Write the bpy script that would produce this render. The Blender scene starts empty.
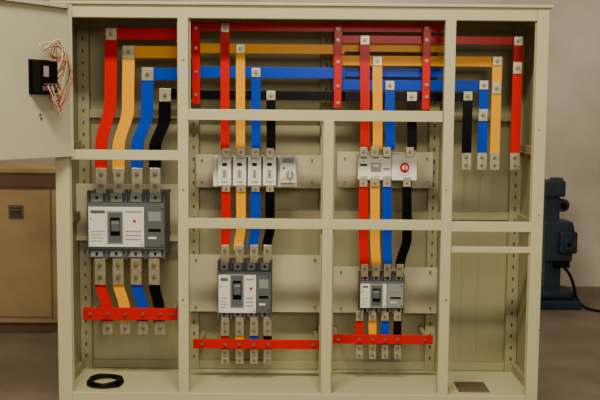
import bpy, bmesh, math, random
from mathutils import Vector, Matrix
random.seed(3)
F=950.0; CAM=Vector((0.0,-3.8,1.36)); TILT=math.radians(5.4); ROLL=math.radians(0.5)
R=Matrix.Rotation(math.pi/2-TILT,3,'X')@Matrix.Rotation(ROLL,3,'Z')
def U(px,py,y):
    d=R@Vector(((px-300)/F,(200-py)/F,-1)); t=(y-CAM.y)/d.y
    p=CAM+d*t; return p.x,p.z
def PJ(x,y,z):
    q=R.transposed()@(Vector((x,y,z))-CAM); return 300+F*q.x/-q.z, 200-F*q.y/-q.z
sc=bpy.context.scene
cd=bpy.data.cameras.new('camera'); cam=bpy.data.objects.new('camera',cd); sc.collection.objects.link(cam)
cam.matrix_world=Matrix.Translation(CAM)@R.to_4x4(); cd.lens=F/600*36; cd.sensor_width=36; sc.camera=cam

def lin(c): 
    return tuple(((v/255)/12.92 if v/255<=0.04045 else ((v/255+0.055)/1.055)**2.4) for v in c)
def mat(name,rgb,rough=0.5,metal=0,var=0.06,scale=6,bump=0.0,bscale=80,rgb2=None,detail=4,spec=.35):
    m=bpy.data.materials.new(name); m.use_nodes=True; nt=m.node_tree; b=nt.nodes['Principled BSDF']
    b.inputs['Roughness'].default_value=rough; b.inputs['Metallic'].default_value=metal; b.inputs['Specular IOR Level'].default_value=spec
    c=lin(rgb); c2=lin(rgb2) if rgb2 else tuple(v*(1-var*2) for v in c)
    tc=nt.nodes.new('ShaderNodeTexCoord'); n=nt.nodes.new('ShaderNodeTexNoise'); n.inputs['Scale'].default_value=scale; n.inputs['Detail'].default_value=detail
    r=nt.nodes.new('ShaderNodeValToRGB'); r.color_ramp.elements[0].position=.3; r.color_ramp.elements[1].position=.7
    r.color_ramp.elements[0].color=(*c2,1); r.color_ramp.elements[1].color=(*c,1)
    nt.links.new(tc.outputs['Object'],n.inputs['Vector']); nt.links.new(n.outputs['Fac'],r.inputs['Fac']); nt.links.new(r.outputs['Color'],b.inputs['Base Color'])
    if bump:
        n2=nt.nodes.new('ShaderNodeTexNoise'); n2.inputs['Scale'].default_value=bscale; bp=nt.nodes.new('ShaderNodeBump'); bp.inputs['Strength'].default_value=bump; bp.inputs['Distance'].default_value=.003
        nt.links.new(tc.outputs['Object'],n2.inputs['Vector']); nt.links.new(n2.outputs['Fac'],bp.inputs['Height']); nt.links.new(bp.outputs['Normal'],b.inputs['Normal'])
    return m
M={}
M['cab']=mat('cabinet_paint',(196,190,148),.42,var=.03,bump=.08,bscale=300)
M['cabin']=mat('cabinet_paint_shaded',(158,152,114),.5,var=.04)  # cabinet paint darkened, interior shade is put into the colour
M['slot']=mat('slot_shadow_paint',(80,76,58),.7)
M['plate']=mat('mount_plate_paint',(190,185,148),.42,var=.03)
M['door']=mat('door_paint',(186,183,154),.45,var=.03)
M['red']=mat('red_sleeve',(204,0,4),.24,var=.03,spec=.16)
M['yel']=mat('yellow_sleeve',(246,168,0),.24,var=.01,spec=.1)
M['blu']=mat('blue_sleeve',(0,60,188),.24,var=.03,spec=.16)
M['blk']=mat('black_sleeve',(1,1,1),.24,var=.1,spec=.16)
M['tin']=mat('tinned_copper',(200,190,155),.36,.75,var=.16,scale=40)
M['steel']=mat('zinc_bolt',(150,144,120),.35,.8,var=.1,scale=60)
M['dg']=mat('breaker_dark_grey',(92,95,97),.5,var=.04,spec=.2)
M['mg']=mat('breaker_mid_grey',(140,141,138),.5,var=.04)
M['lg']=mat('breaker_light_grey',(228,226,214),.45,var=.03)
M['wh']=mat('white_plastic',(242,240,226),.45,var=.02)
M['bk']=mat('black_plastic',(5,5,6),.4,var=.1,spec=.15)
M['rd']=mat('red_plastic',(200,2,4),.4,spec=.15)
M['yp']=mat('yellow_label',(225,205,90),.5)
M['grn']=mat('green_plastic',(40,120,60),.5)

class MB:
    def __init__(s): s.bm=bmesh.new(); s.ms=[]
    def mi(s,k):
        if k not in s.ms: s.ms.append(k)
        return s.ms.index(k)
    def add(s,tb,k,smooth=False):
        i=s.mi(k)
        for f in tb.faces: f.material_index=i; f.smooth=smooth
        me=bpy.data.meshes.new('t'); tb.to_mesh(me); tb.free(); s.bm.from_mesh(me); bpy.data.meshes.remove(me)
    def box(s,x0,x1,y0,y1,z0,z1,k,bev=0.0015):
        if x1<x0:x0,x1=x1,x0
        if z1<z0:z0,z1=z1,z0
        if y1<y0:y0,y1=y1,y0
        tb=bmesh.new(); bmesh.ops.create_cube(tb,size=1)
        for v in tb.verts: v.co=Vector(((x0+x1)/2+v.co.x*(x1-x0),(y0+y1)/2+v.co.y*(y1-y0),(z0+z1)/2+v.co.z*(z1-z0)))
        bev=min(bev,.3*min(x1-x0,y1-y0,z1-z0))
        if bev>0: bmesh.ops.bevel(tb,geom=tb.edges[:],offset=bev,segments=2,affect='EDGES',profile=.5)
        s.add(tb,k)
    def pb(s,px0,px1,py0,py1,y,d,k,bev=0.0015):
        mx,my=(px0+px1)/2,(py0+py1)/2
        s.box(U(px0,my,y)[0],U(px1,my,y)[0],y,y+d,U(mx,py1,y)[1],U(mx,py0,y)[1],k,bev)
    def cyl(s,c,r,h,k,axis='y',n=20,r2=None):
        tb=bmesh.new(); bmesh.ops.create_cone(tb,cap_ends=True,segments=n,radius1=r,radius2=r if r2 is None else r2,depth=h)
        if axis=='y': bmesh.ops.rotate(tb,verts=tb.verts,cent=(0,0,0),matrix=Matrix.Rotation(math.pi/2,3,'X'))
        if axis=='x': bmesh.ops.rotate(tb,verts=tb.verts,cent=(0,0,0),matrix=Matrix.Rotation(math.pi/2,3,'Y'))
        bmesh.ops.translate(tb,verts=tb.verts,vec=c)
        s.add(tb,k,False)
    def bolt(s,px,py,y,r=.009,k='steel'):
        x,z=U(px,py,y); s.cyl((x,y-.001,z),r,.003,k); s.cyl((x,y-.006,z),r*.68,.008,k,n=6); s.cyl((x,y-.012,z),r*.36,.006,k,n=10)
    def pad(s,px,py,y,w=9,h=11,r=.009):
        s.pb(px-w/2,px+w/2,py-h/2,py+h/2,y-.005,.005,'tin',.001); s.bolt(px,py,y-.006,r)
    def ribbon(s,pts,w,t,k):
        P=[]
        for (px,py,y) in pts: 
            x,z=U(px,py,y); P.append(Vector((x,y,z)))
        Q=[P[0]]
        for i in range(len(P)-1):
            a,b=P[i],P[i+1]
            if abs(a.x-b.x)>.004 or abs(a.y-b.y)>.004:
                for j in range(1,11):
                    u=j/10; e=u*u*(3-2*u); Q.append(Vector((a.x+(b.x-a.x)*e,a.y+(b.y-a.y)*e,a.z+(b.z-a.z)*u)))
            else: Q.append(b)
        hw=w/2/F*(pts[0][2]+3.8)
        tb=bmesh.new(); rings=[]
        for q in Q:
            rings.append([tb.verts.new(q+Vector((sx*hw,sy,0))) for sx,sy in((-1,0),(1,0),(1,t),(-1,t))])
        for a,b in zip(rings,rings[1:]):
            for i in range(4): tb.faces.new((a[i],a[(i+1)%4],b[(i+1)%4],b[i]))
        tb.faces.new(rings[0]); tb.faces.new(rings[-1])
        bmesh.ops.recalc_face_normals(tb,faces=tb.faces); s.add(tb,k)
    def tube(s,P,r,k,n=8,closed=False):
        P=[Vector(p) for p in P]
        Q=[]; m=len(P)
        rng=range(m) if closed else range(m-1)
        for i in rng:
            g=(lambda j:P[j%m]) if closed else (lambda j:P[max(0,min(m-1,j))])
            a,b,c,d=g(i-1),g(i),g(i+1),g(i+2)
            for j in range(6):
                u=j/6; Q.append(.5*((2*b)+(c-a)*u+(2*a-5*b+4*c-d)*u*u+(3*b-a-3*c+d)*u**3))
        if not closed: Q.append(P[-1])
        tb=bmesh.new(); rings=[]; N=len(Q); up=Vector((.13,.21,.97)).normalized()
        for i,q in enumerate(Q):
            t=(Q[(i+1)%N]-Q[i-1]) if closed else (Q[min(i+1,N-1)]-Q[max(i-1,0)])
            t.normalize(); 
            a=up-t*up.dot(t)
            if a.length<1e-3: a=Vector((1,0,0))
            a.normalize(); b=t.cross(a); up=a
            rings.append([tb.verts.new(q+a*math.cos(2*math.pi*j/n)*r+b*math.sin(2*math.pi*j/n)*r) for j in range(n)])
        pr=list(zip(rings,rings[1:]))
        if closed: pr.append((rings[-1],rings[0]))
        for a,b in pr:
            off=0
            if closed and a is rings[-1]:
                off=min(range(n),key=lambda o:(a[0].co-b[o].co).length)
            for j in range(n): tb.faces.new((a[j],a[(j+1)%n],b[(j+1+off)%n],b[(j+off)%n]))
        if not closed: tb.faces.new(rings[0]); tb.faces.new(rings[-1])
        bmesh.ops.recalc_face_normals(tb,faces=tb.faces); s.add(tb,k,True)
    def done(s,name,parent=None):
        me=bpy.data.meshes.new(name); s.bm.to_mesh(me); s.bm.free()
        for k in s.ms: me.materials.append(M[k])
        o=bpy.data.objects.new(name,me); sc.collection.objects.link(o)
        if parent: o.parent=parent
        return o

# ------------------------------------------------ CABINET
BD=.42
XL0=U(57,280,0)[0]; XL1=U(71,280,0)[0]; XR0=U(532,200,0)[0]; XR1=U(544,200,0)[0]
ZT=U(300,6,0)[1]; ZT1=U(300,19,0)[1]; ZB=.12; ZB1=U(300,394,0)[1]
c=MB()
FD=.035
c.box(XL0,XL1,0,FD,.0,ZT,'cab',.003); c.box(XR0,XR1,0,FD,0,ZT,'cab',.003)
c.box(XL1,XR0,0.001,FD,ZT1,ZT,'cab',.003); c.box(XL1,XR0,.001,FD,ZB,ZB1,'cab',.003)
c.box(XL0-.012,XR1+.012,-.012,BD+.01,ZT,ZT+.012,'cab',.003)
def post(pxa,pxb,pyt,pyb,yr=0.0015,d=FD,k='cab'):
    m=(pyt+pyb)/2
    c.box(U(pxa,m,yr)[0],U(pxb,m,yr)[0],yr,yr+d,U(300,pyb,yr)[1],U(300,pyt,yr)[1],k,.002)
P1=(178,188.5); P2=(322,332.5); P3=(441,451.5)
post(*P1,18,396); post(*P2,120,396); post(P3[0]+0.6,P3[1]+.6,18,396)
def hbar(pxa,pxb,pya,pyb,y=0.003,d=.03,k='cab'): c.pb(pxa,pxb,pya,pyb,y,d,k,.002)
hbar(70,179,150,160); hbar(188,443,110,121); hbar(188,P3[0]+1,219.5,229.5,.0005,.031); hbar(P3[1],534,222,232)
hbar(P3[1],534,247,253,.004,.02)
for a,b,t,bt in ((P1[0]-1.5,P1[0],19,150),(P1[1],P1[1]+1.5,19,110),(P2[0]-1.5,P2[0],121,394),(P2[1],P2[1]+1.5,121,394)):
    m=(t+bt)/2; c.box(U(a,m,.0)[0],U(b,m,.0)[0],.02,.024,U(300,bt,0)[1],U(300,t,0)[1],'cabin',0)
for px in(P1[0]+5,P3[0]+5):
    for py in (60,190,300): 
        x,z=U(px,py,0); c.cyl((x,.0005,z),.004,.002,'steel')
c.box(XR0-.006,XR0,.012,.016,ZB1,ZT1,'cabin',0); c.box(XL1,XL1+.006,.012,.016,ZB1,ZT1,'cabin',0)
for py in (130,215,330):
    x,z=U(539,py,0); c.cyl((x,-.0005,z),.0035,.002,'steel',n=12)
frame=c.done('frame')
c=MB()
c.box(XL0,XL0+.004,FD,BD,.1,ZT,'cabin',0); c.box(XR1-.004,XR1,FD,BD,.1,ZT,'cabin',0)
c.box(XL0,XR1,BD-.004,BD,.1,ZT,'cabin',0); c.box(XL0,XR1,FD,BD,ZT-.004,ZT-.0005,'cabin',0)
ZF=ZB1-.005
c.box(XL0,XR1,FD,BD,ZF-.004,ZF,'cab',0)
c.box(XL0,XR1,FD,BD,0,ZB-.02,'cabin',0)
skin=c.done('panels')
c=MB()
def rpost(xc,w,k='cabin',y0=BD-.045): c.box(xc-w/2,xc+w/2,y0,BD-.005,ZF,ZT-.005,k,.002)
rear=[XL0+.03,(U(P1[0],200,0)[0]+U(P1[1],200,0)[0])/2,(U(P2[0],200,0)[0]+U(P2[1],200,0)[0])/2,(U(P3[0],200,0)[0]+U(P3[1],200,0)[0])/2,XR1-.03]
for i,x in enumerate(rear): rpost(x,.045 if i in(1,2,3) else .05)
for x in rear:
    for i in range(28):
        z=ZF+.06+i*.052
        if z<ZT-.06: c.box(x-.004,x+.004,BD-.0455,BD-.044,z-.008,z+.008,'slot',0)
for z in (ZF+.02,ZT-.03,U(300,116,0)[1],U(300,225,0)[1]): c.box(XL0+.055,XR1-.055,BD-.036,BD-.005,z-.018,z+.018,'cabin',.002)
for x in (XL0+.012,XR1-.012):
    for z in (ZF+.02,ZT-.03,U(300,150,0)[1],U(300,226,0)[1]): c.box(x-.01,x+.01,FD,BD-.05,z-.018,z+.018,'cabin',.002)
for px in (462,478):
    x=U(px,250,BD)[0]; c.box(x-.002,x+.002,BD-.0065,BD-.0035,ZF,ZT-.05,'cabin',0)
back=c.done('rear_frame')
c=MB()
PY=.335
c.pb(72,178,184,238,PY,.006,'plate'); c.pb(72,182,236,241,PY-.01,.02,'cab')
c.pb(196,327,155,188,PY,.006,'plate'); c.pb(337,433,152,188,PY,.006,'plate')
c.pb(188,322,255,312,PY-.02,.006,'plate'); c.pb(331,437,267,313,PY-.02,.006,'plate')
for (px,py) in ((202,160),(202,182),(312,160),(312,182),(427,158),(427,182),(345,158),(345,182),(170,190),(170,232)): c.bolt(px,py,PY,.005)
for (px,py) in ((196,260),(196,307),(315,260),(315,307),(341,272),(341,308),(430,272),(430,308)): c.bolt(px,py,PY-.02,.005)
for (px,py) in ((201,171),(318,171),(344,171),(428,171),(82,211),(172,211),(196,284),(315,284),(340,290),(430,290)):
    x,z=U(px,py,PY); c.box(x-.012,x+.012,PY+.006 if py<250 else PY-.014,BD-.04,z-.03,z+.03,'cabin',0)
plates=c.done('mounting_plates')
cabinet=bpy.data.objects.new('electrical_cabinet',None); sc.collection.objects.link(cabinet)
for o in (frame,skin,back,plates): o.parent=cabinet

zdb=U(70,156,0)[1]; zdt=ZT-.004; DW=.455
d=MB()
d.box(.0,DW,-.002,0,zdb,zdt,'door',0)
d.box(0,.004,0,.026,zdb,zdt,'door',0); d.box(DW-.004,DW,0,.022,zdb,zdt,'door',0)
d.box(0,DW,0,.022,zdb,zdb+.004,'door',0); d.box(0,DW,0,.022,zdt-.004,zdt,'door',0)
d.box(.004,.014,0.018,.022,zdb+.004,zdt-.004,'door',0); d.box(DW-.02,DW-.004,.018,.022,zdb+.004,zdt-.004,'door',0)
d.box(.02,DW-.02,.018,.022,zdb+.004,zdb+.016,'door',0); d.box(.02,DW-.02,.018,.022,zdt-.016,zdt-.004,'door',0)
for z in (zdb+.07,zdt-.07): d.cyl((.0,-.006,z),.006,.05,'steel','z')
for z in (zdb+.15,zdb+.165): d.cyl((.145+(z-zdb-.15)*.3,.002,z),.005,.004,'steel')
door=d.done('door_leaf'); door.location=(XL1+.002,-.010,0); door.rotation_euler=(0,0,math.radians(-122)); door.parent=cabinet
zm=U(45,77,-.15)[1]
m=MB(); s0=.105
m.box(s0,s0+.1,.001,.012,zm-.066,zm+.066,'bk',.002); m.box(s0+.006,s0+.094,.012,.06,zm-.06,zm+.06,'bk',.003)
m.box(s0+.012,s0+.05,.06,.066,zm-.03,zm+.045,'bk'); m.box(s0+.053,s0+.078,.06,.0615,zm+.0,zm+.04,'mg',0)
m.box(s0+.01,s0+.085,.06,.075,zm-.052,zm-.036,'dg')
for i in range(8): m.cyl((s0+.015+i*.009,.068,zm-.028),.003,.014,'steel')
cols=['rd','bk','yp','rd','blk','wh','rd','bk','wh','rd','bk']
for i in range(11):
    x=s0+.012+i*.007; a=random.uniform(-.03,.03); h=random.uniform(.04,.12)
    m.tube([(x,.07,zm-.03),(x+a*.3,.09,zm-.06),(x+.02-i*.01,.075,zm-.03-h),(x-.04+a*.5,.06,zm-.09),(max(x-.06+a*.9,.025),.05,zm-.03+a),(.045+a*.9,.045,zm+.05+a),(s0-.02,.04,zm+.09+h*.5),(s0+.03+a*1.5,.035,zm+.09+a),(.04,.03,zm+.07-a)],.0011,cols[i],6)
meter=m.done('power_meter'); meter.location=door.location; meter.rotation_euler=door.rotation_euler

# ------------------------------------------------ BUSBARS
YH=.20; YV=.186; T=.008
bars={k:MB() for k in('red','yel','blu','blk')}
def H(k,x0,x1,y0,y1,y=YH): bars[k].pb(x0,x1,y0,y1,y,T,k,.001)
def V(k,pts,w): bars[k].ribbon(pts,w,T,k)
def pads(k,L):
    for a in L: bars[k].pad(*a)
H('red',107,192,28,39.5); H('red',191,446,23,31.5)
H('yel',124,192,46,58); H('yel',191,345,44,53.5); 
H('blu',143,192,68,80); H('blu',191,345,67,78)
H('blk',160,192,88,99); H('blk',191,345,90.5,100)
H('red',340,524,36,44,YH); H('yel',333,503,56,66); H('blu',333,489,80,90.5); H('blk',333,473,92,101)
H('yel',341,446,44,52,YH+.03); H('blu',341,446,68,77,YH+.03)
for k,x,yt in (('red',225,24),('yel',240.5,45),('blu',256,69),('blk',271,92)): V(k,[(x,yt,YV),(x,150,YV)],9)
for k,x,yt in (('red',365,37),('yel',377.5,57),('blu',390,82),('blk',412,94)): V(k,[(x,yt,YV),(x,150,YV)],9.5)
for k,x,yt,mid in (('red',518.5,37,68),('yel',497.5,57,88),('blu',484,81,115),('blk',468,92,None)):
    X,Z=U(x,yt+4,YV)
    pb_,_=PJ(X,YV,U(x,162,YV)[1]); b=bars[k]
    hw=9.5/2/F*(YV+3.8)
    b.box(X-hw,X+hw,YV,YV+T,U(x,158,YV)[1],U(x,yt,YV)[1],k,.001)
    b.box(X-hw*1.02,X+hw*1.02,YV-.001,YV+T+.001,U(x,170,YV)[1],U(x,153,YV)[1],'tin',.001)
    b.pad(x,yt+4,YV,9,9); b.bolt(pb_,157.5,YV-.001,.008); b.bolt(pb_,165,YV-.001,.008)
    if mid: b.pad(PJ(X,YV,U(x,mid,YV)[1])[0],mid,YV,9,12)
YT=.175
for k,x,xm_,xe,yt,yb in (('red',111,110.5,101,29,100),('yel',128.5,128,118.5,47,108),('blu',147.5,147,137,69,113),('blk',165,164.5,155,89,118)):
    V(k,[(x,yt,YV),(xm_,yb,YV),(xe,148,YT),(xe,172,YT)],12)
for k,x,xe in (('red',226,225),('yel',241,238.5),('blu',255.5,253),('blk',270,267)): V(k,[(x,187,.2),(x,228,.2),(xe,246,.2),(xe,250,.2)],9.5)
for k,x,xe in (('red',363.5,364.5),('yel',375,376),('blu',387,387.5),('blk',407,400)): V(k,[(x,180,.2),(x,238,.2),(xe,266,.2),(xe,269,.2)],9.5)
for k,x,xe in (('red',100,107),('yel',118,124.5),('blu',136,142.5),('blk',154,159)): V(k,[(x,282,.19),(xe,309,.19),(xe,323,.19)],11)
for k,x in (('red',225),('yel',239.5),('blu',254),('blk',267.5)): V(k,[(x,333,.2),(x,352,.2)],8.5)
for k,x in (('red',359.5),('yel',372.5),('blu',385),('blk',397.5)): V(k,[(x,316,.21),(x,348,.21)],8)
pads('red',[(111,34,YV,11,12),(225,27.5,YV,8,9),(365,40,YV,9,9)])
pads('yel',[(128.5,52,YV,12,13),(240.5,48.5,YV,9,9),(377.5,61,YV,9,9)])
pads('blu',[(147.5,74,YV,12,13),(256,72.5,YV,9,9),(390,85.5,YV,9,9)])
pads('blk',[(165,95,YV,12,13),(271,95.5,YV,9,9),(412,96.5,YV,10,9)])
for k,x in (('red',101),('yel',118.5),('blu',137),('blk',155)):
    bars[k].pb(x-5.5,x+5.5,168,193,YT-.006,.006,'tin'); bars[k].bolt(x,174,YT-.006,.01); bars[k].bolt(x,186,YT-.006,.01)
for k,x,xl in (('red',100,107.5),('yel',118,125),('blu',136,143),('blk',154,160)):
    bars[k].pb(x-5.5,x+5.5,258,285,.18,.007,'tin'); bars[k].bolt(x,265,.18,.01); bars[k].bolt(x,277,.18,.01)
    bars[k].pad(xl,328,.19,10,13,.009)
for k,x,xu in (('red',225,226),('yel',239.5,241),('blu',254,255.5),('blk',267.5,270)):
    bars[k].pb(xu-4,xu+4,148,158,.18,.006,'tin'); bars[k].bolt(xu,152,.18,.007)
    bars[k].pb(xu-4,xu+4,184,192,.192,.006,'tin'); bars[k].bolt(xu,188.5,.192,.006)
    bars[k].pb(x-4.2,x+4.2,245,263,.192,.006,'tin'); bars[k].bolt(x,250.5,.192,.008); 
    bars[k].pb(x-4.2,x+4.2,317,336,.192,.006,'tin'); bars[k].bolt(x,323,.192,.007); bars[k].bolt(x,331,.192,.007)
    bars[k].pad(x,353,.2,8,7,.006); bars[k].pad(x,360.5,.2,8,7,.006)
for k,x,xu,xt in (('red',359.5,363.5,364.5),('yel',372.5,375,376),('blu',385,387,387.5),('blk',397.5,407,400)):
    xa=xu if k!='blk' else 410
    bars[k].pb(xa-4,xa+4,147,157,.18,.006,'tin'); bars[k].bolt(xa,152,.18,.007)
    bars[k].pb(xu-4,xu+4,177,187,.192,.006,'tin'); bars[k].bolt(xu,183,.192,.006)
    bars[k].pb(xt-3.8,xt+3.8,264,277,.192,.006,'tin'); bars[k].bolt(xt,269,.192,.007)
    bars[k].pb(x-3.8,x+3.8,311,321,.2,.006,'tin'); bars[k].bolt(x,316.5,.2,.006)
    bars[k].pad(x,348.5,.21,7,7,.006); bars[k].pad(x,355.5,.21,7,7,.006)
for k,n in (('red','red_busbar'),('yel','yellow_busbar'),('blu','blue_busbar'),('blk','black_busbar')): bars[k].done(n)

def strip(pa,pb_,ya,yb,y,bolts,name='busbar_support_strip'):
    s=MB(); s.pb(pa,pb_,ya,yb,y,.012,'red',.002)
    for b in bolts: s.bolt(b[0],b[1],y,.007)
    if pb_-pa>30:
        for px in (pa+6,pb_-6):
            x,z=U(px,(ya+yb)/2,y); s.cyl((x,(y+.012+BD-.005)/2,z),.01,BD-.005-y-.012,'cabin')
    return s.done(name)
strip(83,177,308,320,.165,[(90,314),(107,314),(125,314),(143,314),(160,314),(172,314)])
strip(193,322,340,349,.175,[(202,344.5),(225,344.5),(239.5,344.5),(254,344.5),(267.5,344.5),(313,344.5)])
strip(331,433,335,344,.185,[(338,339.5),(359.5,339.5),(372.5,339.5),(385,339.5),(397.5,339.5),(425,339.5)])
strip(334,342,23,108,.17,[(338,29),(338,40),(338,62),(338,86),(338,103)])
strip(422.5,430.5,23,110,.17,[(426.5,28),(426.5,40),(426.5,61),(426.5,85),(426.5,97)])
strip(192,200,23,104,.17,[(196,28),(196,48),(196,72),(196,95)])

# ------------------------------------------------ BREAKERS
def breaker(name,x0,x1,y0,y1,yf,yback,panel,tog,poles,extra=True):
    b=MB(); W=x1-x0; Hh=y1-y0
    b.pb(x0,x1,y0,y1,yf+.028,yback-yf-.028,'dg',.003)
    b.pb(x0+.3,x1-.3,y0+Hh*.17,y1-Hh*.13,yf+.006,.03,'dg',.003)
    n=poles
    for e,(a,c_) in enumerate(((y0,y0+Hh*.17),(y1-Hh*.13,y1))):
        for i in range(n+1):
            xx=x0+W*i/n; xx=min(max(xx,x0+.8),x1-.8); b.pb(xx-.8,xx+.8,a-(1.5 if e==0 else 0),c_+(1.5 if e else 0),yf+.012,.03,'dg',.001)
        for i in range(n):
            xc=x0+W*(i+.5)/n; b.pb(xc-W*.075,xc+W*.075,a+1,c_-1,yf+.022,.012,'mg',.001)
            xx,zz=U(xc,(a+c_)/2,yf+.02); b.cyl((xx,yf+.021,zz),.006,.004,'bk',n=14)
    p=panel
    b.pb(p[0],p[1],p[2],p[3],yf,.01,'lg',.0015)
    b.pb(p[1]+.6,x1-1,p[2],p[3],yf+.001,.008,'dg' if W>50 else 'mg',.001)
    mx=(p[1]+x1)/2; w=(x1-p[1])*.3; h=p[3]-p[2]
    b.pb(mx-w,mx+w,p[2]+h*.12,p[2]+h*.36,yf-.0005,.004,'mg',.0005)
    b.pb(mx-w,mx+w,p[2]+h*.55,p[2]+h*.62,yf-.0005,.004,'bk',0); b.pb(mx-w,mx+w*.3,p[2]+h*.75,p[2]+h*.8,yf-.0005,.004,'lg',0)
    t=tog; b.pb(t[0],t[1],t[2],t[3],yf-.003,.008,'mg',.002); b.pb(t[0]+1.3,t[1]-1.3,t[2]+1.6,t[3]-1.6,yf-.0045,.004,'dg',.001)
    tw=(t[1]-t[0]); th=(t[3]-t[2])
    b.pb(t[0]+tw*.2,t[1]-tw*.2,t[2]+th*.2,t[2]+th*.75,yf-.0055,.003,'bk',.0005)
    b.pb(t[0]+tw*.25,t[1]-tw*.25,t[2]+th*.3,t[2]+th*.62,yf-.024,.024,'dg',.002)
    b.pb(t[0]+tw*.28,t[1]-tw*.28,t[2]+th*.33,t[2]+th*.38,yf-.0255,.002,'mg',0)
    b.pb(p[0]+2,t[0]-2,p[2]+h*.08,p[2]+h*.16,yf-.0006,.001,'dg',0)
    for j in range(4): b.pb(p[0]+2,t[0]-2.5-(j%2)*2,p[2]+h*(.6+.08*j),p[2]+h*(.62+.08*j),yf-.0006,.001,'mg',0)
    if p[1]-t[1]>6:
        b.pb(t[1]+2,p[1]-2,p[2]+h*.1,p[2]+h*.14,yf-.0006,.001,'mg',0)
        xx,zz=U((t[1]+p[1])/2+1,p[2]+h*.35,yf); b.cyl((xx,yf-.001,zz),.006,.004,'rd')
        for j in range(3): b.pb(t[1]+2,p[1]-3,p[2]+h*(.6+.1*j),p[2]+h*(.63+.1*j),yf-.0006,.001,'mg',0)
    for (sx,sy) in ((p[0]+2.5,p[2]+h*.3),(p[1]-2,p[3]-2),(x1-3,p[2]+2),(x1-3,p[3]-2)):
        xx,zz=U(sx,sy,yf); b.cyl((xx,yf-.0005,zz),.003,.002,'bk',n=10)
    return b.done(name)
breaker('circuit_breaker',87,165,192,258,.15,PY,(88.5,144,207,247),(107,123,211,244),4)
breaker('circuit_breaker',217.5,271.5,262,318,.17,PY-.02,(218.5,256,275,313),(230,244,274,308),4)
breaker('circuit_breaker',359.5,404.5,275,313,.18,PY-.02,(360.5,386.5,284,308),(370,383,284,307.5),4)

b=MB(); yf=.2
b.pb(213,297,156,187,yf+.03,PY-yf-.03,'lg',.003)
for i,xc in enumerate((224.5,239.5,254.5,269.5)):
    b.pb(xc-6.6,xc+6.6,155.5,186,yf,.04,'wh',.003)
    b.pb(xc-3.6,xc+3.6,159,182,yf-.008,.01,'lg',.003)
    b.pb(xc-2.4,xc+2.4,163,166,yf-.0095,.003,'bk',.0005); b.pb(xc-1.6,xc+1.6,170,178,yf-.0095,.003,'mg',.0005)
    b.pb(xc+6.4,xc+8.4,157,185,yf+.012,.02,'dg',.001)
b.pb(280,296,156,183,yf,.05,'lg',.003); b.pb(282,294,158,163,yf-.002,.004,'mg',0)
x,z=U(290,174,yf); b.cyl((x,yf-.006,z),.016,.014,'mg',n=28); b.box(x-.004,x+.004,yf-.024,yf-.01,z-.015,z+.015,'lg',.002)
x,z=U(284,168,yf); b.cyl((x,yf-.001,z),.004,.004,'bk')
b.pb(281,287,177,181,yf-.001,.002,'yp',0)
b.done('fuse_switch_disconnector')
b=MB()
b.pb(358,417,156,179.5,yf+.02,PY-yf-.02,'mg',.003)
b.pb(358,391.5,154.5,180,yf,.05,'wh',.003); b.pb(392,417,154,180.5,yf-.006,.05,'wh',.003)
for xc in (364,376,387): b.pb(xc-3,xc+3,155.5,158.5,yf-.002,.004,'mg',.0005); b.pb(xc-3,xc+3,176,178.8,yf-.002,.004,'mg',.0005)
b.pb(371,381,163,172,yf-.002,.004,'mg',.0005); b.pb(372.5,379.5,164,167,yf-.003,.002,'lg',0)
b.pb(360,367,164,166,yf-.0006,.001,'bk',0); b.pb(383,390,168,170,yf-.0006,.001,'mg',0)
x,z=U(404.5,167.5,yf-.006); yy=yf-.006
b.cyl((x,yy-.001,z),.034,.003,'lg',n=32); b.cyl((x,yy-.004,z),.020,.006,'rd',n=32); b.cyl((x,yy-.01,z),.011,.01,'lg',n=20); b.box(x-.003,x+.003,yy-.02,yy-.012,z-.01,z+.01,'rd',.001)
b.done('load_break_switch')

k=MB(); M['cable']=mat('cable_rubber',(8,8,9),.45,spec=.2)
xc,zc=U(104,385,.12)
for i in range(4):
    rr=.070-.004*i; pts=[(xc+rr*1.05*math.cos(a)+random.uniform(-.003,.003),.14+rr*1.15*math.sin(a),ZF+.009+.009*(i%2)+.002*math.sin(3*a+i)) for a in [2*math.pi*j/12 for j in range(12)]]
    k.tube(pts,.005,'cable',8,True)
k.tube([(xc+.06,.12,ZF+.018),(xc+.07,.09,ZF+.008),(xc+.03,.07,ZF+.007),(xc+.0,.066,ZF+.007)],.005,'cable')
k.done('cable_coil')
M['rust']=mat('grate_metal',(120,104,80),.6,.2,rgb2=(80,70,56))
g=MB(); x0=U(457,389,.12)[0]; x1=U(487,389,.12)[0]
ZG=ZF+.0005
g.box(x0,x1,.06,.066,ZG,ZG+.005,'rust'); g.box(x0,x1,.194,.2,ZG,ZG+.005,'rust'); g.box(x0,x0+.006,.06,.2,ZG,ZG+.005,'rust'); g.box(x1-.006,x1,.06,.2,ZG,ZG+.005,'rust')
g.box(x0,x1,.06,.2,ZG,ZG+.0015,'slot',0)
for i in range(9): yy=.072+i*.0135; g.box(x0,x1,yy,yy+.007,ZG+.001,ZG+.004,'rust',0)
g.done('vent_grate')

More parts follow.
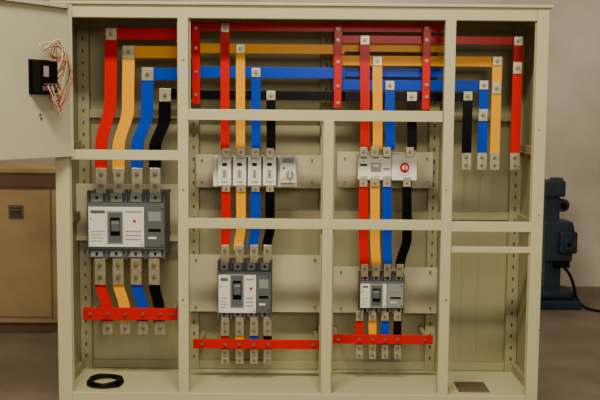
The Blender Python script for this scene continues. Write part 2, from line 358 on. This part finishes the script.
# ------------------------------------------------ ROOM
M['wall']=mat('wall_plaster',(216,206,188),.85,rgb2=(184,172,154),scale=1.6,bump=.3,bscale=15,detail=8)
M['floor']=mat('floor_concrete',(134,118,100),.5,rgb2=(104,91,77),scale=2.5,bump=.2,bscale=30,detail=10)
M['ceil']=mat('ceiling_paint',(150,142,126),.9)
YW=3.25
def room(n,a,k):
    r=MB(); r.box(*a,k,0); return r.done(n)
room('floor',(-4,4,-6,YW+.1,-.1,0),'floor'); room('wall_back',(-4,4,YW,YW+.1,0,3.6),'wall')
room('wall_left',(-4.1,-4,-6,YW,0,3.6),'wall'); room('wall_right',(4,4.1,-6,YW,0,3.6),'wall'); room('ceiling',(-4,4,-6,YW,3.6,3.7),'ceil')
room('baseboard_back',(-4,4,YW-.015,YW,0,.06),'floor')

M['wood']=mat('brown_steel_paint',(192,164,120),.45,rgb2=(160,134,96),scale=3,detail=8)
M['woodd']=mat('brown_dark_edge',(112,88,64),.5)
s=MB(); YB=1.85
xr=U(57,250,YB)[0]; xl=xr-1.15; zt=U(30,168,YB)[1]
s.box(xl,xr,YB+.02,YB+.5,.06,zt-.03,'wood',.004); s.box(xl-.02,xr+.015,YB-.01,YB+.52,zt-.03,zt,'wood',.004)
s.box(xl+.02,xr-.02,YB+.05,YB+.45,.0,.06,'woodd',.002)
s.box(xl,xr,YB+.012,YB+.02,zt-.115,zt-.045,'woodd',.002)
s.box(xl,xr,YB+.01,YB+.021,zt-.125,zt-.117,'woodd',0)
xm=U(0,250,YB)[0]-.22
s.box(xm+.008,xr-.045,YB+.005,YB+.02,.1,zt-.135,'wood',.004); s.box(xl+.04,xm-.008,YB+.005,YB+.02,.1,zt-.135,'wood',.004)
s.box(xr-.038,xr-.034,YB+.015,YB+.0205,.08,zt-.13,'woodd',0)
hx,hz=U(16,212,YB); s.box(hx-.045,hx+.045,YB-.002,YB+.006,hz-.042,hz+.042,'steel',.002); s.box(hx-.036,hx+.036,YB-.004,YB,hz-.034,hz+.03,'slot',.002); s.box(hx-.03,hx+.03,YB-.014,YB-.003,hz+.008,hz+.018,'steel',.002)
s.done('storage_cabinet')

M['teal']=mat('teal_machine_paint',(34,52,64),.45,rgb2=(22,38,48),scale=8)
t=MB(); YM=2.72
def tb_(a,b_,c_,d_,y,dd,k='teal',bv=.01): t.pb(a,b_,c_,d_,y,dd,k,bv)
xb,zb=U(568,300,YM)
t.box(xb-.2,xb+.085,YM-.05,YM+.3,0,.06,'teal',.01)
t.box(xb-.2,xb+.05,YM+.0,YM+.25,.06,.12,'teal',.02)
tb_(545,561,240,296,YM+.08,.14); tb_(545,573,222,262,YM+.05,.2); tb_(545,560,196,226,YM+.08,.12)
tb_(546,566,181,197,YM+.04,.2); tb_(553,564,178,183,YM+.08,.1)
tb_(560,578,232,254,YM,.14,'teal',.015); 
x,z=U(562,205,YM+.1); t.cyl((x,YM+.1,z),.045,.06,'teal',n=28); t.cyl((x,YM+.06,z),.02,.05,'bk',n=16)
x,z=U(568,244,YM); t.cyl((x,YM-.01,z),.04,.03,'teal',n=28); t.cyl((x,YM-.03,z),.015,.03,'bk',n=16)
t.tube([(x-.0,YM-.03,z),(x+.02,YM-.05,z+.08),(x+.01,YM-.05,z+.15)],.007,'teal')
tb_(555,570,262,268,YM+.02,.12,'bk',.003)
t.done('arbor_press')
k=MB(); A=[(562,266),(568,272),(573,283)]
pts=[]
for i,(a,b_) in enumerate(A):
    x,z=U(a,b_,YM); pts.append((x,YM,z))
lx=pts[-1][0]
pts+=[(lx+.03,YM-.01,.07),(lx+.1,YM-.06,.0115),(lx+.3,YM-.22,.0115),(lx+.6,YM-.4,.0115)]
k.tube(pts,.011,'cable'); k.done('power_cable')

def area(n,loc,rot,sx,sy,e,col):
    l=bpy.data.lights.new(n,'AREA'); l.shape='RECTANGLE'; l.size=sx; l.size_y=sy; l.energy=e; l.color=col
    o=bpy.data.objects.new(n,l); o.location=loc; o.rotation_euler=rot; sc.collection.objects.link(o)
area('ceiling_light',(-.3,-2.2,3.55),(0,0,0),1.8,.4,180,(1,.9,.70))
area('ceiling_light',(.5,1.9,3.55),(0,0,0),3,.8,50,(1,.92,.77))
area('front_fill',(.8,-5.8,2.6),(math.radians(78),0,math.radians(8)),2,1.2,88,(1,.93,.8))  # soft fill added behind the camera, no window there
w=bpy.data.worlds.new('world'); sc.world=w; w.use_nodes=True; w.node_tree.nodes['Background'].inputs[0].default_value=(1,.96,.9,1); w.node_tree.nodes['Background'].inputs[1].default_value=.18
